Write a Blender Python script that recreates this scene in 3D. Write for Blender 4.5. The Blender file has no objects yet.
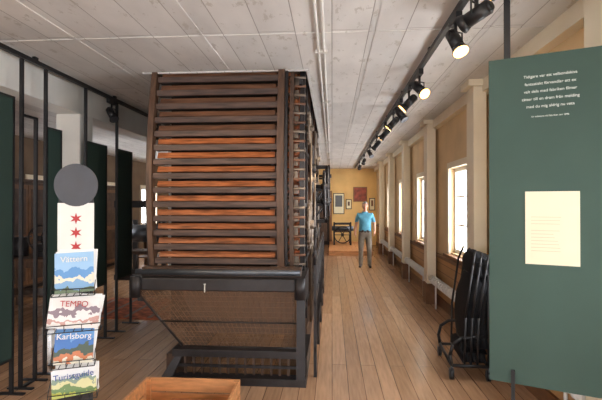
import bpy, bmesh, math, random
from mathutils import Vector, Matrix
random.seed(4)
S=bpy.context.scene
C=bpy.context.collection

# ---------------------------------------------------------------- materials
def lin(c):
    return tuple(((x/255)/12.92 if x/255<=0.04045 else (((x/255)+0.055)/1.055)**2.4) for x in c)+(1,)
def mat(name,rgb,rough=0.6,metal=0.0,var=0.12,scale=6,stretch=(1,1,1),bump=0.0,emit=0,spec=0.5):
    m=bpy.data.materials.new(name); m.use_nodes=True
    nt=m.node_tree; n=nt.nodes; l=nt.links; b=n['Principled BSDF']
    c=lin(rgb)
    tc=n.new('ShaderNodeTexCoord'); mp=n.new('ShaderNodeMapping'); mp.inputs['Scale'].default_value=stretch
    nz=n.new('ShaderNodeTexNoise'); nz.inputs['Scale'].default_value=scale; nz.inputs['Detail'].default_value=5
    l.new(tc.outputs['Object'],mp.inputs[0]); l.new(mp.outputs[0],nz.inputs['Vector'])
    rp=n.new('ShaderNodeValToRGB'); rp.color_ramp.elements[0].position=.3; rp.color_ramp.elements[1].position=.7
    rp.color_ramp.elements[0].color=tuple(x*(1-min(.85,var*1.5)) for x in c[:3])+(1,)
    rp.color_ramp.elements[1].color=tuple(min(1,x*(1+var)) for x in c[:3])+(1,)
    l.new(nz.outputs['Fac'],rp.inputs[0]); l.new(rp.outputs[0],b.inputs['Base Color'])
    b.inputs['Roughness'].default_value=rough; b.inputs['Metallic'].default_value=metal
    b.inputs['Specular IOR Level'].default_value=spec
    if bump:
        bp=n.new('ShaderNodeBump'); bp.inputs['Strength'].default_value=bump; bp.inputs['Distance'].default_value=.01
        l.new(nz.outputs['Fac'],bp.inputs['Height']); l.new(bp.outputs[0],b.inputs['Normal'])
    return m
def brickmat(name,c1,c2,mortar,w,h,rot,rough,msize=.006,var=.25,gscale=(1,1,1),gs=5,bump=.15,spec=.5,flake=None):
    m=bpy.data.materials.new(name); m.use_nodes=True
    nt=m.node_tree; n=nt.nodes; l=nt.links; b=n['Principled BSDF']
    tc=n.new('ShaderNodeTexCoord'); mp=n.new('ShaderNodeMapping'); mp.inputs['Rotation'].default_value=rot
    l.new(tc.outputs['Object'],mp.inputs[0])
    br=n.new('ShaderNodeTexBrick'); br.inputs['Scale'].default_value=1
    br.inputs['Color1'].default_value=lin(c1); br.inputs['Color2'].default_value=lin(c2); br.inputs['Mortar'].default_value=lin(mortar)
    br.inputs['Brick Width'].default_value=w; br.inputs['Row Height'].default_value=h; br.inputs['Mortar Size'].default_value=msize
    br.inputs['Mortar Smooth'].default_value=.3; br.offset=.37
    l.new(mp.outputs[0],br.inputs['Vector'])
    mp2=n.new('ShaderNodeMapping'); mp2.inputs['Scale'].default_value=gscale
    l.new(tc.outputs['Object'],mp2.inputs[0])
    nz=n.new('ShaderNodeTexNoise'); nz.inputs['Scale'].default_value=gs; nz.inputs['Detail'].default_value=6
    l.new(mp2.outputs[0],nz.inputs['Vector'])
    mr=n.new('ShaderNodeMapRange'); mr.inputs[1].default_value=.3; mr.inputs[2].default_value=.7; mr.inputs[3].default_value=1-var; mr.inputs[4].default_value=1+var*.4
    l.new(nz.outputs['Fac'],mr.inputs[0])
    mx=n.new('ShaderNodeMix'); mx.data_type='RGBA'; mx.blend_type='MULTIPLY'; mx.inputs[0].default_value=1
    l.new(br.outputs['Color'],mx.inputs[6]); l.new(mr.outputs[0],mx.inputs[7])
    out=mx.outputs[2]
    if flake:   # flaking paint: small sharp-edged patches of bare grey
        n2=n.new('ShaderNodeTexNoise'); n2.inputs['Scale'].default_value=9; n2.inputs['Detail'].default_value=9; n2.inputs['Roughness'].default_value=.7
        l.new(mp2.outputs[0],n2.inputs['Vector'])
        r2=n.new('ShaderNodeMapRange'); r2.inputs[1].default_value=.585; r2.inputs[2].default_value=.62; r2.inputs[3].default_value=0; r2.inputs[4].default_value=.75
        l.new(n2.outputs['Fac'],r2.inputs[0])
        m2=n.new('ShaderNodeMix'); m2.data_type='RGBA'; l.new(r2.outputs[0],m2.inputs[0]); l.new(out,m2.inputs[6]); m2.inputs[7].default_value=lin(flake); out=m2.outputs[2]
    l.new(out,b.inputs['Base Color']); b.inputs['Roughness'].default_value=rough
    b.inputs['Specular IOR Level'].default_value=spec
    bp=n.new('ShaderNodeBump'); bp.inputs['Strength'].default_value=bump; bp.inputs['Distance'].default_value=.004; bp.invert=True
    l.new(br.outputs['Fac'],bp.inputs['Height']); l.new(bp.outputs[0],b.inputs['Normal'])
    return m
def emis(name,rgb,st):
    m=bpy.data.materials.new(name); m.use_nodes=True; n=m.node_tree.nodes; b=n['Principled BSDF']
    b.inputs['Base Color'].default_value=lin(rgb); b.inputs['Emission Color'].default_value=lin(rgb); b.inputs['Emission Strength'].default_value=st
    return m
def seethru(name,rgb,fac,rough=.5):
    m=bpy.data.materials.new(name); m.use_nodes=True; nt=m.node_tree; n=nt.nodes; l=nt.links
    b=n['Principled BSDF']; b.inputs['Base Color'].default_value=lin(rgb); b.inputs['Roughness'].default_value=rough
    t=n.new('ShaderNodeBsdfTransparent'); x=n.new('ShaderNodeMixShader'); x.inputs[0].default_value=fac
    l.new(t.outputs[0],x.inputs[1]); l.new(b.outputs[0],x.inputs[2]); l.new(x.outputs[0],n['Material Output'].inputs[0])
    return m

HP=math.pi/2
M_floor=brickmat('floor_planks',(196,156,122),(170,132,100),(92,64,46),3.4,.15,(0,0,HP),.22,.003,.22,(9,.7,1),4,.15)
M_ceil=brickmat('ceiling_boards',(220,218,214),(206,205,202),(154,150,145),2.6,.30,(0,0,HP),.6,.004,.12,(1.2,.5,1),3.5,.5,.4,flake=(180,176,168))
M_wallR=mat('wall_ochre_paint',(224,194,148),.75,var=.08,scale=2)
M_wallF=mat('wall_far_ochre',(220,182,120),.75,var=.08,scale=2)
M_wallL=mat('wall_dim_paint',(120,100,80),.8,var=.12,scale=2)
M_cream=mat('cream_paint',(238,226,200),.55,var=.04,scale=3)
M_white=mat('white_paint',(226,226,220),.55,var=.05,scale=3)
M_wains=brickmat('wainscot_boards',(196,152,102),(186,142,92),(120,84,50),2.5,.14,(HP,0,0),.6,.006,.12,(1,1,1),3,.2)
M_brown=mat('brown_trim',(120,82,52),.5,var=.15,scale=8)
M_black=mat('black_steel',(24,24,26),.45,var=.1)
M_blackf=mat('black_fabric',(20,21,24),.8,var=.2,scale=20,spec=.25)
M_green=mat('green_board',(66,86,78),.75,var=.06,scale=2,spec=.25)
M_dgreen=mat('dark_green_board',(44,62,56),.7,var=.08,scale=2,spec=.3)
M_paper=mat('paper_cream',(226,220,192),.8,var=.02,spec=.2)
M_txt=mat('white_lettering',(225,230,222),.6,var=.0)
M_txtg=mat('grey_lettering',(190,182,150),.6,var=.0)
M_iron=mat('dark_iron',(46,43,44),.45,metal=.3,var=.2,scale=12)
M_oldw=mat('old_dark_wood',(82,60,46),.55,var=.3,scale=6,stretch=(6,1,1),bump=.2)
M_oldv=mat('old_post_wood',(90,65,48),.55,var=.35,scale=6,stretch=(6,6,.6),bump=.2)
M_slat=mat('amber_slat_wood',(168,100,60),.42,var=.45,scale=4,stretch=(1.2,4,10),bump=.15)
M_slatd=mat('brown_slat_wood',(116,80,58),.5,var=.4,scale=4,stretch=(.8,4,8),bump=.15)
M_slatg=mat('grey_slat_edge',(82,62,52),.55,var=.4,scale=5,stretch=(.8,4,8),bump=.15)
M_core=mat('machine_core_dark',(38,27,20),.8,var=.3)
M_mesh=seethru('wire_mesh_guard',(128,98,74),.42)
M_wire=mat('mesh_wire',(112,86,66),.5,metal=.2,var=.1)
M_crate=mat('crate_pine',(204,142,90),.5,var=.2,scale=5,stretch=(1,6,6),bump=.1)
M_glass=seethru('window_glass',(235,240,245),.05,.1)
M_pipe=mat('pipe_paint',(214,212,206),.4,var=.06)
M_rug=mat('orange_rug',(176,92,52),.95,var=.5,scale=9)
M_lens=emis('lamp_lens_warm',(255,196,112),7)
M_red=mat('red_star_paint',(176,38,40),.5,var=.05)
M_grey=mat('grey_metal',(84,88,94),.4,metal=.5,var=.1)
M_disc=mat('slate_disc',(70,72,78),.6,var=.08)
M_lgrey=mat('worn_steel',(130,116,102),.4,metal=.5,var=.2,scale=10)

# ---------------------------------------------------------------- builder
class B:
    def __init__(s,name): s.name=name; s.bm=bmesh.new(); s.mats=[]
    def mi(s,m):
        if m not in s.mats: s.mats.append(m)
        return s.mats.index(m)
    def _tag(s,verts,m,smooth=False):
        i=s.mi(m); fs=set()
        for v in verts:
            for f in v.link_faces: fs.add(f)
        for f in fs: f.material_index=i; f.smooth=smooth
    def box(s,lo,hi,m,rot=None,bev=0):
        lo=Vector(lo);hi=Vector(hi);c=(lo+hi)/2;d=hi-lo
        M=Matrix.Translation(c)@(rot.to_4x4() if rot else Matrix())@Matrix.Diagonal((abs(d.x),abs(d.y),abs(d.z),1))
        r=bmesh.ops.create_cube(s.bm,size=1,matrix=M); s._tag(r['verts'],m)
        if bev:
            es=set(e for v in r['verts'] for e in v.link_edges)
            bmesh.ops.bevel(s.bm,geom=list(es),offset=bev,segments=2,affect='EDGES',profile=.5,material=-1)
    def cyl(s,p,q,r,m,r2=None,seg=14,smooth=True):
        p=Vector(p);q=Vector(q);d=q-p
        if d.length<1e-6:return
        M=Matrix.Translation((p+q)/2)@d.to_track_quat('Z','Y').to_matrix().to_4x4()
        x=bmesh.ops.create_cone(s.bm,cap_ends=True,segments=seg,radius1=r,radius2=r if r2 is None else r2,depth=d.length,matrix=M)
        s._tag(x['verts'],m,False)
        if smooth:
            for f in set(f for v in x['verts'] for f in v.link_faces):
                if len(f.verts)==4: f.smooth=True
    def tube(s,pts,r,m,seg=8):
        for a,b in zip(pts[:-1],pts[1:]): s.cyl(a,b,r,m,seg=seg)
        for a in pts[1:-1]: s.sph(a,(r,r,r),m,8,6)
    def sph(s,c,r,m,u=20,v=12,rot=None):
        M=Matrix.Translation(Vector(c))@(rot.to_4x4() if rot else Matrix())@Matrix.Diagonal((r[0],r[1],r[2],1))
        x=bmesh.ops.create_uvsphere(s.bm,u_segments=u,v_segments=v,radius=1,matrix=M); s._tag(x['verts'],m,True); return x['verts']
    def ring(s,c,R,r,m,axis='X',n=28,k=8):
        c=Vector(c); rows=[]
        for i in range(n):
            a=2*math.pi*i/n; row=[]
            for j in range(k):
                b=2*math.pi*j/k; rr=R+r*math.cos(b); t=r*math.sin(b)
                p={'X':(t,rr*math.cos(a),rr*math.sin(a)),'Y':(rr*math.cos(a),t,rr*math.sin(a)),'Z':(rr*math.cos(a),rr*math.sin(a),t)}[axis]
                row.append(s.bm.verts.new(c+Vector(p)))
            rows.append(row)
        i0=s.mi(m)
        for i in range(n):
            for j in range(k):
                f=s.bm.faces.new((rows[i][j],rows[(i+1)%n][j],rows[(i+1)%n][(j+1)%k],rows[i][(j+1)%k])); f.material_index=i0; f.smooth=True
    def wheel(s,c,R,m,axis='X',spokes=6,r=.02,teeth=0):
        s.ring(c,R,r,m,axis); c=Vector(c)
        for i in range(spokes):
            a=2*math.pi*i/spokes
            d={'X':(0,math.cos(a),math.sin(a)),'Y':(math.cos(a),0,math.sin(a))}[axis]
            s.cyl(c,c+Vector(d)*R,r*.7,m,seg=8)
        for i in range(teeth):
            a=2*math.pi*i/teeth; d=Vector((0,math.cos(a),math.sin(a)))
            s.box(c+d*(R+r)-Vector((.015,.008,.008)),c+d*(R+r)+Vector((.015,.008,.008)),m)
        ax={'X':Vector((.05,0,0)),'Y':Vector((0,.05,0))}[axis]
        s.cyl(c-ax,c+ax,R*.2,m)
    def poly(s,pts,m,thick=None):
        vs=[s.bm.verts.new(p) for p in pts]; f=s.bm.faces.new(vs); f.material_index=s.mi(m)
        if thick:
            r=bmesh.ops.extrude_face_region(s.bm,geom=[f]); nv=[g for g in r['geom'] if isinstance(g,bmesh.types.BMVert)]
            bmesh.ops.translate(s.bm,vec=Vector(thick),verts=nv)
    def text(s,body,size,loc,m,rot=(HP,0,0),align='LEFT',spacing=1.0):
        cu=bpy.data.curves.new('t','FONT'); cu.body=body; cu.size=size; cu.align_x=align; cu.space_line=spacing; cu.extrude=.0006
        o=bpy.data.objects.new('t',cu); C.objects.link(o)
        dg=bpy.context.evaluated_depsgraph_get(); dg.update()
        me=bpy.data.meshes.new_from_object(o.evaluated_get(dg))
        from mathutils import Euler
        me.transform(Matrix.Translation(Vector(loc))@Euler(rot).to_matrix().to_4x4())
        i=s.mi(m); n0=len(s.bm.faces)
        s.bm.from_mesh(me); s.bm.faces.ensure_lookup_table()
        for f in s.bm.faces[n0:]: f.material_index=i
        bpy.data.objects.remove(o); bpy.data.meshes.remove(me)
    def done(s,loc=None,rotz=0,parent=None):
        bmesh.ops.recalc_face_normals(s.bm,faces=list(s.bm.faces))
        me=bpy.data.meshes.new(s.name)
        if loc is None:
            xs=[v.co for v in s.bm.verts]
            c=Vector(((min(v.x for v in xs)+max(v.x for v in xs))/2,(min(v.y for v in xs)+max(v.y for v in xs))/2,min(v.z for v in xs)))
            bmesh.ops.translate(s.bm,vec=-c,verts=list(s.bm.verts)); loc=c
        s.bm.to_mesh(me); s.bm.free()
        for m in s.mats: me.materials.append(m)
        o=bpy.data.objects.new(s.name,me); C.objects.link(o); o.location=loc; o.rotation_euler=(0,0,rotz)
        if parent: o.parent=parent
        return o

# ---------------------------------------------------------------- room
H=3.1; XR=1.8; XL=-6.5; Y0=-3.0; Y1=18.0
b=B('floor'); b.box((XL,Y0,-.1),(XR+.2,Y1,0),M_floor); b.done(loc=(0,0,0))
hx0,hx1,hy0,hy1=-1.98,-.27,4.62,9.5
b=B('ceiling')
b.box((XL,Y0,H),(XR+.2,hy0,H+.12),M_ceil); b.box((XL,hy1,H),(XR+.2,Y1,H+.12),M_ceil)
b.box((XL,hy0,H),(hx0,hy1,H+.12),M_ceil); b.box((hx1,hy0,H),(XR+.2,hy1,H+.12),M_ceil)
b.box((hx0-.1,hy0-.1,H+.12),(hx0,hy1+.1,H+.9),M_oldv); b.box((hx1,hy0-.1,H+.12),(hx1+.1,hy1+.1,H+.9),M_oldv)
b.box((hx0,hy0-.1,H+.12),(hx1,hy0,H+.9),M_oldv); b.box((hx0,hy1,H+.12),(hx1,hy1+.1,H+.9),M_oldv)
b.box((hx0-.1,hy0-.1,H+.9),(hx1+.1,hy1+.1,H+.95),M_oldv)  # lid of the box added over the opening to block sky light
for x in (-5.4,-4.2,-2.2,-1.1,.35,1.25):
    if hx0<x<hx1:
        b.box((x,Y0,H-.006),(x+.03,hy0-.06,H),M_ceil); b.box((x,hy1,H-.006),(x+.03,Y1,H),M_ceil)
    else: b.box((x,Y0,H-.006),(x+.03,Y1,H),M_ceil)
for y in (-1.5,.2,1.9,3.6,10.4,12.1,13.8,15.5): b.box((-2.97,y,H-.005),(XR-.12,y+.025,H),M_ceil)
b.done(loc=(0,0,0))
b=B('trim_1')
b.box((hx0-.05,hy0-.03,H-.012),(hx1+.03,hy0,H),M_ceil); b.box((hx0-.05,hy0,H-.012),(hx0,hy1,H),M_ceil); b.box((hx1,hy0,H-.012),(hx1+.03,hy1,H),M_ceil)
b.done()

WZ0,WZ1=.95,2.22
winR=[-1.77+2.45*k for k in range(8)]; WW=1.26
winL=[1.0,9.0,12.0,14.6]
nwin=[0]
def portal(loc,rot,sx,sy,par):
    l=bpy.data.lights.new('daylight_portal','AREA'); l.shape='RECTANGLE'; l.size=sx; l.size_y=sy; l.cycles.is_portal=True; l.energy=1
    o=bpy.data.objects.new('daylight_portal',l); C.objects.link(o); o.location=loc; o.rotation_euler=rot; return o
def sidewall(name,x0,x1,wins,mlo,mhi,zsplit,y0=Y0,y1=Y1,ww=WW):
    b=B(name); ys=y0
    for w in wins+[None]:
        ye=w if w is not None else y1
        b.box((x0,ys,zsplit),(x1,ye,H),mhi); b.box((x0,ys,0),(x1,ye,zsplit),mlo)
        if w is not None:
            b.box((x0,w,0),(x1,w+ww,zsplit),mlo)
            if WZ0>zsplit: b.box((x0,w,zsplit),(x1,w+ww,WZ0),mhi)
            b.box((x0,w,WZ1),(x1,w+ww,H),mhi); ys=w+ww
    return b.done(loc=(0,0,0))
sidewall('wall_right',XR,XR+.2,winR,M_wains,M_wallR,.82)
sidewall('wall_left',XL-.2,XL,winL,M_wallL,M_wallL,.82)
def window_y(x,w,side,ww=WW):
    nwin[0]+=1; b=B('window_%d'%nwin[0]); s=-1 if side=='R' else 1
    xa,xb=(x+.06,x+.12) if side=='R' else (x-.12,x-.06)
    t=.06
    b.box((xa,w,WZ0),(xb,w+t,WZ1),M_white); b.box((xa,w+ww-t,WZ0),(xb,w+ww,WZ1),M_white)
    b.box((xa,w+t,WZ0),(xb,w+ww-t,WZ0+t),M_white); b.box((xa,w+t,WZ1-t),(xb,w+ww-t,WZ1),M_white)
    b.box((xa,w+ww/2-.035,WZ0+t),(xb,w+ww/2+.035,WZ1-t),M_white)
    for k in (1,2):
        z=WZ0+(WZ1-WZ0)*k/3
        b.box((xa+.015,w+t,z-.013),(xb-.015,w+ww-t,z+.013),M_white)
    xm=(xa+xb)/2; b.box((xm-.002,w+t,WZ0+t),(xm+.002,w+ww-t,WZ1-t),M_glass)
    c0,c1=(x-.03,x) if side=='R' else (x,x+.03)
    b.box((c0,w-.09,WZ0-.02),(c1,w,WZ1+.09),M_cream); b.box((c0,w+ww,WZ0-.02),(c1,w+ww+.09,WZ1+.09),M_cream)
    b.box((c0,w,WZ1),(c1,w+ww,WZ1+.09),M_cream)
    b.box((c0+(s*.06 if s<0 else 0),w-.1,WZ0-.06),(c1+(s*.06 if s>0 else 0),w+ww+.1,WZ0-.02),M_brown)
    o=b.done()
    portal((x+.19 if side=='R' else x-.19,w+ww/2,(WZ0+WZ1)/2),(0,HP,0) if side=='R' else (0,-HP,0),WZ1-WZ0,ww,o)
for w in winR: window_y(XR,w,'R')
for w in winL: window_y(XL,w,'L')
def xwall(name,ya,yb,wins,m,ww=1.4,z0=WZ0,z1=WZ1):
    b=B(name); xs=XL
    for w in wins+[None]:
        xe=w if w is not None else XR
        b.box((xs,ya,0),(xe,yb,H),m)
        if w is not None:
            b.box((w,ya,0),(w+ww,yb,z0),m); b.box((w,ya,z1),(w+ww,yb,H),m); xs=w+ww
    b.done(loc=(0,0,0))
    for w in wins:
        nwin[0]+=1; b=B('window_%d'%nwin[0]); t=.06; yc=(ya+yb)/2
        b.box((w,yc-.03,z0),(w+t,yc+.03,z1),M_white); b.box((w+ww-t,yc-.03,z0),(w+ww,yc+.03,z1),M_white)
        b.box((w+t,yc-.03,z0),(w+ww-t,yc+.03,z0+t),M_white); b.box((w+t,yc-.03,z1-t),(w+ww-t,yc+.03,z1),M_white)
        b.box((w+ww/2-.03,yc-.03,z0+t),(w+ww/2+.03,yc+.03,z1-t),M_white)
        o=b.done()
        portal((w+ww/2,ya-.02,(z0+z1)/2),(HP,0,0),ww,z1-z0,o)
xwall('wall_back',Y0-.2,Y0,[-4.4,-2.2,-.3],M_wallR,1.4,.9,2.5)
xwall('wall_far',Y1,Y1+.2,[],M_wallF)
b=B('baseboard_right'); b.box((XR-.025,Y0,0),(XR,Y1,.14),M_brown); b.done()
b=B('trim_2'); b.box((XR-.10,Y0,H-.14),(XR,Y1,H),M_cream); b.done()
b=B('trim_3'); b.box((XR-.05,Y0,.8),(XR,Y1,.85),M_brown); b.done()
colY=[-2.25+2.45*k for k in range(8)]
for y in colY:
    b=B('wall_column')
    b.box((XR-.22,y,.0),(XR-.051,y+.28,.34),M_brown); b.box((XR-.20,y+.01,.34),(XR-.051,y+.27,H-.07),M_cream,bev=.01)
    b.box((XR-.26,y-.02,H-.07),(XR-.101,y+.30,H),M_cream)
    b.done()
for y in colY[1:-1]:
    b=B('heating_pipe'); px=XR-.14; ya=y+.32; yb=y+2.40
    b.cyl((px,ya,.44),(px,yb,.44),.055,M_pipe,seg=18)
    n=16
    for i in range(n):
        yy=ya+.1+i*(yb-ya-.2)/n; b.cyl((px,yy,.44),(px,yy+.03,.44),.068,M_pipe,seg=16)
    for yy in (ya+.3,yb-.3): b.cyl((px,yy,0),(px,yy,.44),.014,M_pipe)
    b.done()
b=B('ceiling_beam'); b.box((-3.26,Y0,2.76),(-2.98,Y1,H),M_white,bev=.008); b.done()
for y in (-1.0,5.0,8.6,12.2,15.8):
    b=B('support_column'); b.box((-3.27,y,0),(-2.97,y+.28,2.76),M_white,bev=.012); b.box((-3.29,y-.04,0),(-2.95,y+.32,.16),M_white); b.done()

b=B('ceiling_conduit')
for x in (-.12,-.07): b.cyl((x,Y0,H-.02),(x,Y1,H-.02),.010,M_pipe,seg=8)
for y in range(-2,18,2): b.box((-.15,y,H-.032),(-.04,y+.03,H-.001),M_pipe)
b.done()

def track(x,name):
    b=B(name); b.box((x-.02,-2.5,H-.07),(x+.02,17,H-.03),M_black)
    for i in range(13): b.box((x-.015,-2.2+i*1.55,H-.03),(x+.015,-2.15+i*1.55,H-.0005),M_black)
    b.done()
track(.88,'lighting_track'); track(-2.84,'lighting_track')
def spot(x,y,tgt,on=True,energy=60,size=math.radians(50),L=.17,r=.045,warm=(1,.80,.55)):
    b=B('track_spotlight'); z=H-.071
    b.box((x-.022,y-.09,z-.05),(x+.022,y+.09,z),M_black)
    b.cyl((x,y,z-.05),(x,y,z-.14),.012,M_black)
    c=Vector((x,y,z-.18)); d=(Vector(tgt)-c).normalized()
    b.cyl(c-d*L*.5,c+d*L*.35,r,M_black,seg=20); b.cyl(c+d*L*.35,c+d*L*.6,r,M_black,r*1.35,seg=20)
    b.cyl(c-d*L*.62,c-d*L*.5,r*.6,M_black,r,seg=20)
    b.cyl(c+d*(L*.6),c+d*(L*.6+.004),r*1.2,M_lens if on else M_grey,seg=20)
    sd=d.cross(Vector((0,0,1))).normalized()*(r+.012)
    b.tube([Vector((x,y,z-.11)),Vector((x,y,z-.11))+sd,c+sd,c],.006,M_black)
    b.tube([Vector((x,y,z-.11)),Vector((x,y,z-.11))-sd,c-sd,c],.006,M_black)
    o=b.done()
    if on:
        l=bpy.data.lights.new('lamp','SPOT'); l.energy=energy; l.spot_size=size; l.spot_blend=.6; l.shadow_soft_size=.04; l.color=warm
        q=bpy.data.objects.new('lamp',l); C.objects.link(q); p=c+d*(L*.6+.02)
        q.rotation_euler=(-d).to_track_quat('Z','Y').to_euler(); q.parent=o; q.location=p-o.location
spot(.88,2.3,(-1.0,4.4,1.7),True,100,math.radians(46))
spot(.88,2.75,(-.6,4.4,2.2),False)
spot(.88,3.2,(1.2,2.5,1.6),True,24,math.radians(70))
spot(.88,4.5,(1.6,3.2,1.6),True,20)
spot(.88,5.1,(-.3,5.3,1.7),True,100,math.radians(70))
spot(.88,5.75,(1.7,5.2,1.5),False)
spot(.88,6.4,(-.3,6.7,1.6),True,100,math.radians(70))
spot(.88,7.4,(-.3,8.3,1.6),True,90,math.radians(70))
spot(.88,8.8,(-.3,9.6,1.4),False)
spot(.88,10.3,(1.4,9.3,1.6),False)
spot(.88,12.2,(.4,15.5,1.0),True,80)
spot(.88,14.2,(.9,17.9,1.6),True,120)
spot(-2.84,5.49,(-1.9,4.9,1.5),False)
spot(-2.84,2.3,(-1.3,4.4,1.6),True,70,math.radians(44))
spot(-2.84,1.0,(-1.5,3.4,.2),True,35,math.radians(50))
spot(-2.84,7.0,(-4.5,8.0,.6),True,70)
spot(-2.84,9.5,(-4.5,11.5,.6),True,70)

# ---------------------------------------------------------------- big drying machine
b=B('slatted_drying_machine')
mx0,mx1=-1.86,-.56
def yf(z): return 4.45+.17*((z-1.9)/1.3)**2
b.box((mx0+.05,4.85,.3),(mx1-.12,9.2,3.3),M_core)  # added dark filler block for occlusion, keeps gaps between slats dark
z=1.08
while z<3.3:
    y=yf(z+.05)
    mm=M_slat if z<2.3 else M_slatd  # warm lamp glow put into the colour: amber boards low, brown above
    sg=random.uniform(-.006,.006)
    b.box((mx0+.03,y+.055,z+.05+sg),(mx1-.03,y+.07,z+.112+sg),mm,rot=Matrix.Rotation(math.radians(-26),3,'X'))
    b.box((mx0,y,z-.016),(mx1,y+.035,z+.044),M_slatg,bev=.004)
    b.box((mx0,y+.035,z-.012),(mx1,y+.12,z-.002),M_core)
    b.box((mx1+.02,y+.12,z),(-.40,9.1,z+.03),M_slat); b.box((mx1-.1,y+.2,z+.03),(mx1+.0,9.1,z+.12),M_slatd)
    for j in range(14):
        yy=y+.2+j*.33
        b.box((-.42,yy,z-.02),(-.36,yy+.05,z+.07),M_lgrey if j%3==0 else (M_slat if j%3==1 else M_iron))
    z+=.148
for (xa,xb,off,m) in ((mx0-.06,mx0-.005,-.02,M_oldv),(mx0-.10,mx0-.065,.06,M_iron),(mx1+.0,mx1+.07,-.03,M_oldv),(mx1+.075,mx1+.10,-.0,M_iron),(-.44,-.40,.06,M_oldw),(-.34,-.29,.14,M_iron)):
    zs=[.9+i*.12 for i in range(20)]
    for z0 in zs:
        z1=min(z0+.122,3.3)
        y0=yf(z0)+off; y1=yf(z1)+off
        b.poly([(xa,y0,z0),(xb,y0,z0),(xb,y1,z1),(xa,y1,z1)],m,(0,.1,0))
for i in range(24):
    z=.95+i*.1; y=yf(z)+.1; b.cyl((-.5,y,z),(-.28,y+.04,z),.014,M_lgrey if i%2 else M_slatd,seg=8)
for i,y in enumerate((4.8,5.35,6.0,6.8,7.6,8.4,9.1)):
    b.box((-.35,y,.0),(-.30,y+.08,3.3),M_oldv if i%2==0 else M_iron)
for zz in (.45,1.0,1.65,2.3,2.95):
    b.box((-.345,4.6,zz),(-.31,9.2,zz+.05),M_iron)
for (y,zc,R) in ((5.1,1.45,.26),(5.75,2.15,.3),(6.5,1.25,.34),(7.4,1.8,.34),(8.4,1.3,.3),(5.0,2.55,.16),(6.9,2.6,.2),(8.0,2.5,.25),(5.7,1.25,.18)):
    b.wheel((-.26,y,zc),R,M_iron if R>.27 else M_lgrey,'X',6,.018,teeth=int(R*90))
for y in (5.6,7.1,8.7): b.cyl((-.55,y,2.0),(-.2,y,2.0),.03,M_lgrey)
for y in (5.2,6.3,7.9): b.cyl((-.25,y,.3),(-.25,y,2.7),.016,M_lgrey,seg=8)
# drive gear train standing out on brackets into the aisle
for (y,zc,R,x) in ((6.7,1.95,.22,-.12),(7.15,1.72,.26,-.12),(7.9,2.0,.34,-.08),(8.6,1.75,.28,-.06),(9.0,2.25,.2,-.06)):
    b.wheel((x,y,zc),R,M_iron,'X',6,.022,teeth=int(R*80)); b.cyl((-.34,y,zc),(x+.05,y,zc),.03,M_iron)
    b.box((-.33,y-.03,zc-.07),(x-.03,y+.03,zc-.035),M_iron); b.cyl((-.33,y,zc-.35),(x-.03,y,zc-.07),.014,M_iron,seg=8)
b.box((-.12,7.7,1.35),(-.08,7.78,2.35),M_iron); b.box((-.33,7.7,2.3),(-.08,7.78,2.36),M_iron); b.box((-.33,7.7,1.35),(-.08,7.78,1.41),M_iron)
b.box((mx0-.08,4.12,.86),(-.26,4.28,.98),M_iron,bev=.01)
b.box((mx0-.03,4.26,.98),(-.30,4.40,1.06),M_oldw)
b.box((mx0-.08,4.28,.72),(mx0+.0,4.9,.98),M_iron); b.box((-.34,4.28,.72),(-.26,4.9,.98),M_iron)
for x in (mx0-.02,-.30): b.cyl((x,4.1,.80),(x,4.1,1.0),.05,M_iron)
b.cyl((mx0-.05,4.18,1.03),(-.3,4.18,1.03),.028,M_grey)
b.box((-1.211,4.105,.85),(-1.204,4.12,.93),M_white); b.box((-1.218,4.105,.926),(-1.197,4.12,.932),M_white)
def meshquad(p,nu,nv,r=.0018):
    p=[Vector(q) for q in p]
    b.poly(p,M_mesh)
    for i in range(nu+1):
        a=i/nu; b.cyl(p[0].lerp(p[1],a),p[3].lerp(p[2],a),r,M_wire,seg=4,smooth=False)
    for j in range(nv+1):
        a=j/nv; b.cyl(p[0].lerp(p[3],a),p[1].lerp(p[2],a),r,M_wire,seg=4,smooth=False)
t=[(mx0-.03,4.13,.86),(-.28,4.13,.86),(-.30,4.22,.3),(-1.45,4.22,.3)]
meshquad(t,30,11)
meshquad([(-.28,4.13,.86),(-.28,4.8,.86),(-.30,4.8,.3),(-.30,4.22,.3)],12,11)
meshquad([(mx0-.03,4.13,.86),(mx0-.03,4.8,.86),(-1.45,4.8,.3),(-1.45,4.22,.3)],12,11)
b.cyl(t[0],t[3],.012,M_iron); b.cyl(t[1],t[2],.012,M_iron); b.cyl(t[2],t[3],.014,M_iron)
b.cyl((-1.66,4.155,.56),(-.29,4.155,.56),.007,M_iron)
b.poly([(-1.75,4.78,.95),(-.4,4.78,.95),(-.4,4.6,.32),(-1.42,4.6,.32)],M_oldw,(0,.03,0))
b.box((-1.6,4.05,0),(-.24,4.17,.07),M_iron); b.box((-1.52,4.10,.24),(-.27,4.2,.31),M_iron,bev=.005)
for i in range(15):
    x=-1.50+i*.083; b.box((x,4.14,.07),(x+.022,4.165,.24),M_oldw)
b.box((-1.55,4.12,.14),(-.3,4.14,.165),M_iron)
b.box((-1.6,4.17,0),(-1.5,9.1,.24),M_oldw); b.box((-.34,4.17,0),(-.24,4.9,.24),M_iron); b.box((-.34,4.9,0),(-.28,9.1,.3),M_oldw)
b.poly([(-.25,4.05,.07),(-.33,4.05,.07),(-.33,4.12,.86),(-.25,4.12,.86)],M_iron,(0,.06,0))
b.poly([(-1.6,4.05,.07),(-1.5,4.05,.07),(-1.40,4.12,.3),(-1.46,4.12,.3)],M_iron,(0,.06,0))
b.poly([(-1.58,4.9,.0),(-1.5,4.9,.0),(-1.8,4.9,.9),(-1.88,4.9,.9)],M_iron,(0,.06,0))
b.done()

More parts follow.
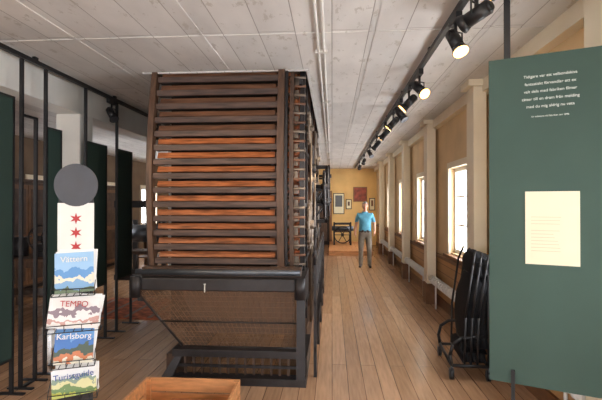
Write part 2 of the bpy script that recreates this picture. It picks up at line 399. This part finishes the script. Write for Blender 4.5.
b=B('guard_railing')
for y in (4.3,5.3,6.3,7.3,8.3): b.box((-.18,y,0),(-.15,y+.04,1.15),M_iron)
for zz in (.25,.7,1.12): b.box((-.175,4.3,zz),(-.155,8.34,zz+.035),M_iron)
for i in range(38): b.cyl((-.165,4.35+i*.105,.26),(-.165,4.35+i*.105,1.12),.005,M_iron,seg=6)
b.tube([(-.165,4.3,1.1),(-.165,4.22,1.25),(-.165,4.3,1.4),(-.165,4.45,1.45)],.014,M_iron)
b.done()

b=B('wooden_crate')
x0,x1,y0,y1,h=-1.56,-.76,3.13,3.62,.24
for z in (0,.125): 
    b.box((x0,y0,z),(x1,y0+.02,z+.112),M_crate,bev=.003); b.box((x0,y1-.02,z),(x1,y1,z+.112),M_crate,bev=.003)
    b.box((x0,y0+.02,z),(x0+.02,y1-.02,z+.112),M_crate,bev=.003); b.box((x1-.02,y0+.02,z),(x1,y1-.02,z+.112),M_crate,bev=.003)
b.box((x0+.02,y0+.02,.01),(x1-.02,y1-.02,.03),M_crate)
for (a,c) in ((x0+.02,y0+.02),(x1-.05,y0+.02),(x0+.02,y1-.05),(x1-.05,y1-.05)): b.box((a,c,.03),(a+.03,c+.03,.235),M_crate)
b.box((-1.3,3.25,.03),(-.95,3.5,.12),M_slat,bev=.01)
b.cyl((-.8,3.12,.19),(-.8,3.13,.19),.012,M_grey,seg=8)
b.done()

# ---------------------------------------------------------------- green text panel
b=B('information_panel')
b.box((0,0,.66),(.72,.03,2.54),M_green,bev=.002)
for x in (.08,.62):
    b.box((x,.032,2.1),(x+.035,.045,H-.08),M_black); b.box((x-.01,.031,2.45),(x+.045,.05,2.5),M_black)
b.box((.115,-.012,0),(.135,-.001,.74),M_black); b.box((.62,-.012,0),(.64,-.001,.74),M_black)
b.box((.08,-.06,0),(.17,.06,.012),M_black); b.box((.59,-.06,0),(.68,.06,.012),M_black)
b.box((.19,-.006,1.355),(.455,-.001,1.765),M_paper)
txt="Tidigare var ett velbondskiva\nfantastiskt förvandlar ett ex\nvalt dela med fabriken filmer\nsätter till en dram från melding\nmed du mig aldrig nu veta"
b.text(txt,.0225,(.315,-.002,2.41),M_txt,align='CENTER',spacing=1.9)
b.text("Ur arbetare vid fabriken om 1896",.0135,(.315,-.002,2.185),M_txt,align='CENTER')
for i in range(11):
    if i in (3,): continue
    b.box((.22,-.0075,1.62-i*.019),(.22+random.uniform(.10,.15),-.0062,1.6225-i*.019),M_txtg)
b.done(loc=(.925,2.67,0),rotz=math.atan2(-.22,.505))

def panel(ya,yb,z0,z1,x=-2.84,rz=0,green=True):
    b=B('hanging_display_panel'); w=yb-ya
    if green: b.box((-.015,.03,z0),(.015,w-.03,z1),M_dgreen)
    for y in (0,w-.025): b.box((-.016,y,0),(.016,y+.022,H-.075 if y==0 else z1+.02),M_black)
    b.box((-.016,.025,z1),(.016,w-.025,z1+.02),M_black); b.box((-.016,.025,z0-.02),(.016,w-.025,z0),M_black)
    for y in (0,w-.025): b.box((-.12,y-.005,0),(.12,y+.03,.015),M_black)
    b.done(loc=(x,ya,0),rotz=rz)
panel(3.1,3.74,.33,2.63); panel(3.83,4.05,.02,2.5,green=False); panel(4.17,4.43,.63,2.44); panel(4.88,5.36,.7,2.4); panel(5.62,6.06,.7,2.4)

# brochure stand
def magmat(name,stops):
    m=bpy.data.materials.new(name); m.use_nodes=True; nt=m.node_tree; n=nt.nodes; l=nt.links; bs=n['Principled BSDF']
    tc=n.new('ShaderNodeTexCoord'); sp=n.new('ShaderNodeSeparateXYZ'); nz=n.new('ShaderNodeTexNoise'); nz.inputs['Scale'].default_value=22
    mr=n.new('ShaderNodeMath'); mr.operation='MULTIPLY_ADD'; mr.inputs[1].default_value=.12
    l.new(tc.outputs['Object'],sp.inputs[0]); l.new(tc.outputs['Object'],nz.inputs['Vector'])
    sb=n.new('ShaderNodeMath'); sb.operation='SUBTRACT'; sb.inputs[1].default_value=.5; l.new(nz.outputs['Fac'],sb.inputs[0])
    l.new(sb.outputs[0],mr.inputs[0]); l.new(sp.outputs['Z'],mr.inputs[2])
    rg=n.new('ShaderNodeMapRange'); rg.inputs[1].default_value=stops[0][0]; rg.inputs[2].default_value=stops[-1][0]
    l.new(mr.outputs[0],rg.inputs[0]); rp=n.new('ShaderNodeValToRGB'); cr=rp.color_ramp; cr.interpolation='CONSTANT'
    z0,z1=stops[0][0],stops[-1][0]
    cr.elements[0].position=0; cr.elements[0].color=lin(stops[0][1]); cr.elements[1].position=.999; cr.elements[1].color=lin(stops[-1][1])
    for z,c in stops[1:-1]:
        e=cr.elements.new((z-z0)/(z1-z0)); e.color=lin(c)
    l.new(rg.outputs[0],rp.inputs[0]); l.new(rp.outputs[0],bs.inputs['Base Color']); bs.inputs['Roughness'].default_value=.4
    return m
M_blue=mat('title_blue',(40,80,150),.5,var=0); M_wht=mat('magazine_white',(232,232,228),.4,var=.02)
b=B('brochure_stand')
b.box((-.1,0,.0),(.1,.02,1.85),M_black)
vs=[(.127*math.cos(a),-.009,1.815+.137*math.sin(a)) for a in [2*math.pi*i/40 for i in range(40)]]
b.poly(vs,M_disc,(0,.028,0))
b.box((-.105,-.008,1.34),(.105,-.001,1.70),M_white)
for z in (1.60,1.51,1.42):
    pts=[]
    for i in range(12):
        r=.038 if i%2==0 else .015; a=HP+i*math.pi/6; pts.append((r*math.cos(a),-.0095,z+r*math.sin(a)))
    b.poly(pts,M_red)
b.box((-.2,-.16,0),(.2,.16,.02),M_black,bev=.004)
mags=[(1.14,1.39,.22,[(1.12,(90,110,80)),(1.17,(120,165,205)),(1.21,(222,216,196)),(1.24,(90,145,200)),(1.29,(150,190,225)),(1.45,(190,215,235))],"Vättern",M_wht),
 (.92,1.11,.29,[(.88,(225,220,215)),(.955,(190,145,135)),(.975,(225,220,218)),(1.01,(130,110,120)),(1.04,(226,223,220)),(1.16,(230,228,225))],"TEMPO",M_red),
 (.70,.91,.22,[(.66,(215,210,190)),(.73,(190,110,60)),(.76,(50,70,50)),(.80,(40,105,180)),(.85,(90,150,210)),(.96,(70,130,200))],"Karlsborg",M_wht),
 (.50,.665,.25,[(.46,(180,185,80)),(.52,(100,130,70)),(.55,(210,205,150)),(.58,(130,150,130)),(.61,(228,230,230)),(.7,(230,230,230))],"Turistguide",M_blue)]
for i,(z0,z1,w,st,tt,tm) in enumerate(mags):
    ang=(-2,5,2,-4)[i]
    m=magmat('magazine_cover_%d'%i,st); R=Matrix.Rotation(math.radians(-12),3,'X')@Matrix.Rotation(math.radians(ang),3,'Y')
    for k in range(4):
        R2=Matrix.Rotation(math.radians(-12),3,'X')@Matrix.Rotation(math.radians(ang+(0,2,-3,4)[k]),3,'Y')
        b.box((-w/2+.005*k,-.075+k*.009,z0+.004*k),(w/2+.005*k,-.069+k*.009,z1+.006*k),m if k==0 else M_wht,rot=R2)
    b.text(tt,.05,(0,-.0755-.028+.018,z1-.056),tm,rot=(HP-math.radians(12),math.radians(ang),0),align='CENTER')
    # wire pocket
    zb=z0-.012
    for xx in [-w/2-.01+j*(w+.02)/6 for j in range(7)]: b.cyl((xx,-.13,zb),(xx,-.008,zb),.0025,M_black,seg=6)
    for xx in (-w/2-.01,-w/6,w/6,w/2+.01): b.cyl((xx,-.13,zb),(xx,-.138,zb+.045),.0025,M_black,seg=6)
    b.cyl((-w/2-.01,-.138,zb+.045),(w/2+.01,-.138,zb+.045),.003,M_black,seg=6); b.cyl((-w/2-.01,-.13,zb),(w/2+.01,-.13,zb),.003,M_black,seg=6)
    for xx in (-w/2-.01,w/2+.01): b.cyl((xx,-.138,zb+.045),(xx,-.004,zb+.12),.0025,M_black,seg=6)
    b.cyl((-w/2-.01,-.004,zb+.12),(w/2+.01,-.004,zb+.12),.003,M_black,seg=6)
b.done(loc=(-1.64,2.72,0),rotz=math.radians(24))

# ---------------------------------------------------------------- wheeled folding chair trolley with draped black seats
b=B('folding_chair_trolley')
def shell(x,z0,z1,bul,tilt,hw,th=.03):
    n=12; i0=b.mi(M_blackf); rows=[]
    for i in range(n+1):
        u=i/n; row=[]
        for j in range(n+1):
            v=j/n; zz=z0+(z1-z0)*u-(.09*(abs(2*v-1)**3)*max(0,(u-.6)/.4))
            yy=(-hw+2*hw*v)*(1-.12*max(0,(u-.7)/.3))
            xx=x+tilt*(zz-.3)-bul*math.sin(math.pi*u)**.8+.035*(2*v-1)**2
            row.append(b.bm.verts.new((xx,yy,zz)))
        rows.append(row)
    fs=[]
    for i in range(n):
        for j in range(n):
            f=b.bm.faces.new((rows[i][j],rows[i][j+1],rows[i+1][j+1],rows[i+1][j])); f.material_index=i0; f.smooth=True; fs.append(f)
    r=bmesh.ops.extrude_face_region(b.bm,geom=fs); bmesh.ops.translate(b.bm,vec=(th,0,0),verts=[g for g in r['geom'] if isinstance(g,bmesh.types.BMVert)])
for x in (0,.34): b.tube([(x,-.33,.14),(x,.33,.14)],.016,M_black)
for y in (-.33,.33):
    b.tube([(0,y,.14),(.34,y,.14)],.016,M_black); b.tube([(.34,y,.14),(.34,y,1.0)],.014,M_black)
b.tube([(.34,-.33,1.0),(.34,.33,1.0)],.014,M_black)
for x in (0,.34):
    for y in (-.33,.33):
        b.cyl((x,y,.14),(x,y,.085),.012,M_grey); b.cyl((x-.016,y+.02,.05),(x+.016,y+.02,.05),.05,M_black,seg=18); b.cyl((x-.02,y+.02,.05),(x+.02,y+.02,.05),.016,M_grey)
        b.box((x-.022,y-.005,.05),(x-.017,y+.03,.11),M_grey); b.box((x+.017,y-.005,.05),(x+.022,y+.03,.11),M_grey)
for s in (-1,1):
    b.tube([(0,s*.33,.14),(-.015,s*.33,.24),(.01,s*.33,.34),(.09,s*.32,.40),(.3,s*.3,.42)],.016,M_black)
for k in range(3):
    x=.15+k*.06; top=1.22-.02*k; tilt=.10
    shell(x,.98,top,.03,tilt,.30,.05)
    shell(x-.01,.30,1.0,.05,tilt,.31,.06)
    shell(x-.04,.17,.33,.03,tilt*.6,.31,.08)
    for s in (-1,1):
        b.tube([(x-.03,s*.32,.16),(x-.02,s*.325,.6),(x+.05,s*.32,top-.12),(x+.09,s*.25,top+.01)],.011,M_black)
    b.tube([(x-.03,-.32,.16),(x-.03,.32,.16)],.011,M_black)
b.done(loc=(1.17,4.66,0),rotz=math.radians(-4))

# ---------------------------------------------------------------- far end things
b=B('display_platform'); b.box((-.1,14.2,0),(1.3,17.7,.14),M_crate,bev=.005)
for i in range(9): b.box((-.1+i*.155,14.19,.14),(-.1+i*.155+.145,17.7,.16),M_crate)
b.done()
b=B('framed_painting'); b.box((.86,17.95,1.75),(1.42,17.99,2.35),M_brown,bev=.005); b.box((.9,17.94,1.79),(1.38,17.95,2.31),mat('painting_canvas',(140,62,46),.6,var=.5,scale=6)); b.done()
def pic(x0,x1,z0,z1,inner):
    b=B('framed_picture'); b.box((x0,17.965,z0),(x1,17.995,z1),M_black,bev=.004); b.box((x0+.03,17.96,z0+.03),(x1-.03,17.965,z1-.03),M_paper); b.box((x0+.08,17.955,z0+(z1-z0)*.35),(x1-.08,17.96,z1-.09),inner); b.done()
pic(.05,.5,1.25,2.1,M_grey); pic(1.5,1.74,1.4,1.9,M_brown); pic(.56,.8,1.45,1.85,M_oldv)
b=B('door_1')
b.box((-1.1,17.93,0),(-1.0,17.999,2.2),M_brown); b.box((-.1,17.93,0),(-.0,17.999,2.2),M_brown); b.box((-1.0,17.93,2.1),(-.1,17.999,2.2),M_brown)
b.box((-1.0,17.96,0),(-.1,17.999,2.1),M_core)
for z in (.15,1.1): b.box((-.9,17.95,z),(-.2,17.96,z+.8),M_oldw)
b.cyl((-.18,17.96,1.05),(-.18,17.9,1.05),.02,M_grey)
b.done()
b=B('spinning_machine')
for x in (.05,.65):
    b.box((x,16.2,.16),(x+.06,16.28,1.0),M_iron); b.box((x,16.9,.16),(x+.06,16.98,.9),M_iron); b.box((x,16.28,.5),(x+.06,16.9,.56),M_iron)
b.box((.05,16.2,.9),(.71,16.28,.98),M_iron); b.box((.05,16.3,.62),(.71,16.9,.68),M_oldw)
b.wheel((.38,16.1,.54),.30,M_iron,'Y',6,.02); b.cyl((.38,16.1,.54),(.38,16.9,.54),.025,M_grey); b.cyl((.0,16.5,.75),(.8,16.5,.75),.09,M_grey)
b.done()

b=B('woven_rug'); b.box((-3.9,6.25,0),(-2.1,7.6,.012),M_rug)
for i in range(5): b.box((-3.8+i*.36,6.3,.012),(-3.74+i*.36,7.55,.014),M_brown)
b.done()
def worktable(x,y,w=1.2,d=.7,h=.85,name='workshop_table'):
    b=B(name); b.box((x,y,h-.05),(x+w,y+d,h),M_oldv,bev=.006)
    for a in (x+.04,x+w-.11):
        for c in (y+.04,y+d-.11): b.box((a,c,0),(a+.07,c+.07,h-.05),M_oldv)
    b.box((x+.06,y+.06,.25),(x+w-.06,y+d-.06,.28),M_oldv); b.box((x+.04,y+.05,h-.15),(x+w-.04,y+.08,h-.05),M_oldv)
    b.cyl((x+.3,y+.35,h),(x+.3,y+.35,h+.3),.12,M_iron); b.box((x+.6,y+.2,h),(x+1.0,y+.5,h+.2),M_iron,bev=.02); b.wheel((x+.8,y+.12,h+.3),.2,M_iron,'Y',5,.015); b.cyl((x+.8,y+.12,h+.3),(x+.8,y+.3,h+.15),.02,M_iron)
    b.done()
worktable(-5.3,6.4); worktable(-5.2,11.2)
def press(x,y):
    b=B('letterpress_machine')
    b.box((x,y,0),(x+.9,y+.12,.12),M_iron); b.box((x,y+.8,0),(x+.9,y+.92,.12),M_iron)
    for a in (x+.05,x+.75):
        b.box((a,y+.02,.12),(a+.1,y+.14,1.7),M_iron,bev=.01); b.box((a,y+.8,.12),(a+.1,y+.9,1.3),M_iron,bev=.01); b.box((a+.02,y+.14,.9),(a+.08,y+.8,1.0),M_iron)
    b.box((x,y,1.6),(x+.9,y+.16,1.75),M_iron); b.cyl((x+.15,y+.45,1.0),(x+.75,y+.45,1.0),.2,M_grey,seg=24); b.wheel((x+1.0,y+.45,1.0),.45,M_iron,'X',6,.025); b.cyl((x+.7,y+.45,1.0),(x+1.0,y+.45,1.0),.03,M_grey)
    b.box((x+.15,y+.16,.55),(x+.75,y+.75,.62),M_oldw)
    b.done()
press(-4.8,9.4); press(-2.8,10.6); press(-2.75,12.9); press(-4.6,13.5)
def cabinet(y,h=2.1,w=1.3):   # stands along left wall, doors face the room
    b=B('storage_cabinet'); xa,xb=-6.42,-5.9
    b.box((xa,y,.08),(xb,y+w,h),M_oldv,bev=.01); b.box((xa+.03,y+.03,0),(xb-.04,y+w-.03,.08),M_core)
    b.box((xa-.0,y-.03,h),(xb+.05,y+w+.03,h+.06),M_oldw,bev=.008)
    for a in (y+.04,y+w/2+.01):
        e=a+w/2-.05
        b.box((xb,a,.12),(xb+.02,e,h-.05),M_brown)
        for (p,q) in ((.2,h*.47),(h*.52,h-.13)): b.box((xb+.02,a+.07,p),(xb+.028,e-.07,q),M_oldw)
    for yy in (y+w/2-.05,y+w/2+.05): b.cyl((xb+.02,yy,h*.5),(xb+.05,yy,h*.5),.014,M_grey)
    b.done()
for y in (3.0,4.5,6.0,7.5,10.4): cabinet(y)

# ---------------------------------------------------------------- man
def skin(verts,edges,radii,root=0,sub=2):
    me=bpy.data.meshes.new('sk'); me.from_pydata(verts,edges,[]); o=bpy.data.objects.new('sk',me); C.objects.link(o)
    m=o.modifiers.new('s','SKIN'); m.use_smooth_shade=True
    for i,r in enumerate(radii):
        sv=me.skin_vertices[0].data[i]; sv.radius=r if isinstance(r,tuple) else (r,r); sv.use_root=(i==root)
    ss=o.modifiers.new('u','SUBSURF'); ss.levels=sub; ss.render_levels=sub
    dg=bpy.context.evaluated_depsgraph_get(); dg.update()
    out=bpy.data.meshes.new_from_object(o.evaluated_get(dg)); bpy.data.objects.remove(o); return out
def man(loc,rz):
    SK=mat('skin',(206,150,122),.55,var=.05); SH=mat('turquoise_shirt',(92,160,184),.8,var=.12,scale=10); TR=mat('khaki_trousers',(142,132,118),.8,var=.12,scale=10)
    SO=mat('brown_shoes',(60,48,42),.5); HR=mat('grey_hair',(140,132,124),.8,var=.2,scale=30); EY=mat('eye_dark',(35,28,24),.3,var=0); LP=mat('lips',(170,100,90),.5,var=0); EW=mat('eye_white',(230,228,222),.3,var=0); BT=mat('leather_belt',(50,38,30),.5)
    b=B('standing_man')
    V=[(0,0,.93),(0,-.005,1.06),(0,-.005,1.22),(0,.0,1.34),(0,.01,1.42),(0,.0,1.50),(0,-.01,1.55)]
    R=[(.155,.12),(.165,.13),(.17,.13),(.16,.11),(.10,.08),(.058,.058),(.055,.055)]
    E=[(i,i+1) for i in range(6)]
    def add(p,r,par): V.append(p);R.append(r);E.append((par,len(V)-1)); return len(V)-1
    hands={}
    for s in (-1,1):
        sh=add((s*.17,.005,1.385),.072,3)
        if s<0: el=(s*.235,.04,1.13); wr=(s*.255,-.05,.90); pm=(s*.252,-.075,.84)
        else: el=(s*.25,.05,1.13); wr=(s*.245,-.10,.94); pm=(s*.235,-.14,.89)
        a=add((s*.21,.02,1.27),.06,sh); e=add(el,.045,a); w=add(wr,.029,e); p=add(pm,(.034,.022),w); hands[s]=(Vector(wr),Vector(pm))
        hp=add((s*.09,0,.84),.10,0); k1=add((s*.10,-.005,.66),.09,hp); kn=add((s*.108,-.015+(.0 if s<0 else -.03),.48),.07,k1); cf=add((s*.112,.01,.30),.066,kn); an=add((s*.115,.02,.10),.058,cf); hl=add((s*.118,.01,.05),.045,an); toe=add((s*.14,-.15,.035),.036,hl)
    me=skin(V,E,R)
    def put(me,fn):
        n0=len(b.bm.faces); b.bm.from_mesh(me); b.bm.faces.ensure_lookup_table()
        for f in b.bm.faces[n0:]: f.smooth=True; f.material_index=b.mi(fn(f.calc_center_median()))
    def cls(c):
        if abs(c.x)>.19 and c.z<1.2: return SK
        if c.z>1.475: return SK
        if c.z>.97: return SH
        if c.z>.935: return BT if abs(c.x)<.19 else SK
        if c.z>.085: return TR
        return SO
    put(me,cls)
    for s,(wr,pm) in hands.items():
        d=(pm-wr).normalized(); side=Vector((0,1,0)); side=(side-d*side.dot(d)).normalized(); inn=Vector((-s,0,0)); inn=(inn-d*inn.dot(d)).normalized()
        for i,(o,L) in enumerate(((-.027,.07),(-.009,.08),(.009,.075),(.026,.058))):
            p0=pm-d*.01+side*o; p1=p0+d*L*.45+inn*.002; p2=p1+d*L*.3+inn*.012; p3=p2+d*L*.2+inn*.016
            put(skin([p0,p1,p2,p3],[(0,1),(1,2),(2,3)],[.0095,.009,.0085,.0075],0,1),lambda c:SK)
        p0=wr+d*.02-side*.02; p1=p0+d*.035-side*.022+inn*.01; p2=p1+d*.03-side*.006+inn*.008
        put(skin([p0,p1,p2],[(0,1),(1,2)],[.012,.0105,.009],0,1),lambda c:SK)
    hc=Vector((0,-.025,1.615)); vs=b.sph(hc,(.077,.095,.112),SK,28,20)
    for v in vs:
        q=v.co-hc
        if q.z<-.02: v.co.x=hc.x+q.x*(1-.35*min(1,(-q.z-.02)/.1)); 
        if q.z<-.03 and q.y<0: v.co.y-=.008
    b.sph(hc+Vector((0,-.1,-.012)),(.011,.016,.022),SK,10,8,); b.sph(hc+Vector((0,-.103,-.026)),(.016,.013,.010),SK,10,8)
    for s in (-1,1):
        b.sph(hc+Vector((s*.03,-.086,.008)),(.013,.008,.008),EW,10,8); b.sph(hc+Vector((s*.03,-.093,.008)),(.006,.004,.006),EY,8,6)
        b.sph(hc+Vector((s*.03,-.092,.026)),(.017,.006,.004),HR,8,6)
        b.sph(hc+Vector((s*.079,.005,-.005)),(.009,.018,.03),SK,10,8)
    b.sph(hc+Vector((0,-.094,-.056)),(.022,.007,.006),LP,10,6)
    hv=b.sph(hc+Vector((0,.012,.022)),(.083,.096,.104),HR,24,16)
    kill=[v for v in hv if (v.co.z-hc.z)< (.045 if v.co.y<hc.y-.03 else -.045) and v.co.y<hc.y+.02 or v.co.z<hc.z-.06]
    bmesh.ops.delete(b.bm,geom=kill,context='VERTS')
    b.done(loc=loc,rotz=rz)
man((.87,11.7,.0),math.radians(-4))

# ---------------------------------------------------------------- world + camera
w=bpy.data.worlds.new('sky'); S.world=w; w.use_nodes=True; bg=w.node_tree.nodes['Background']
bg.inputs[0].default_value=(.95,.96,1,1); bg.inputs[1].default_value=14.5
cam=bpy.data.cameras.new('camera'); co=bpy.data.objects.new('camera',cam); C.objects.link(co)
co.location=(0,0,1.7); co.rotation_euler=(math.radians(90.39),0,math.radians(4.03))
cam.sensor_width=36; cam.lens=440/602*36; cam.clip_start=.05
S.camera=co
S.view_settings.view_transform='Standard'
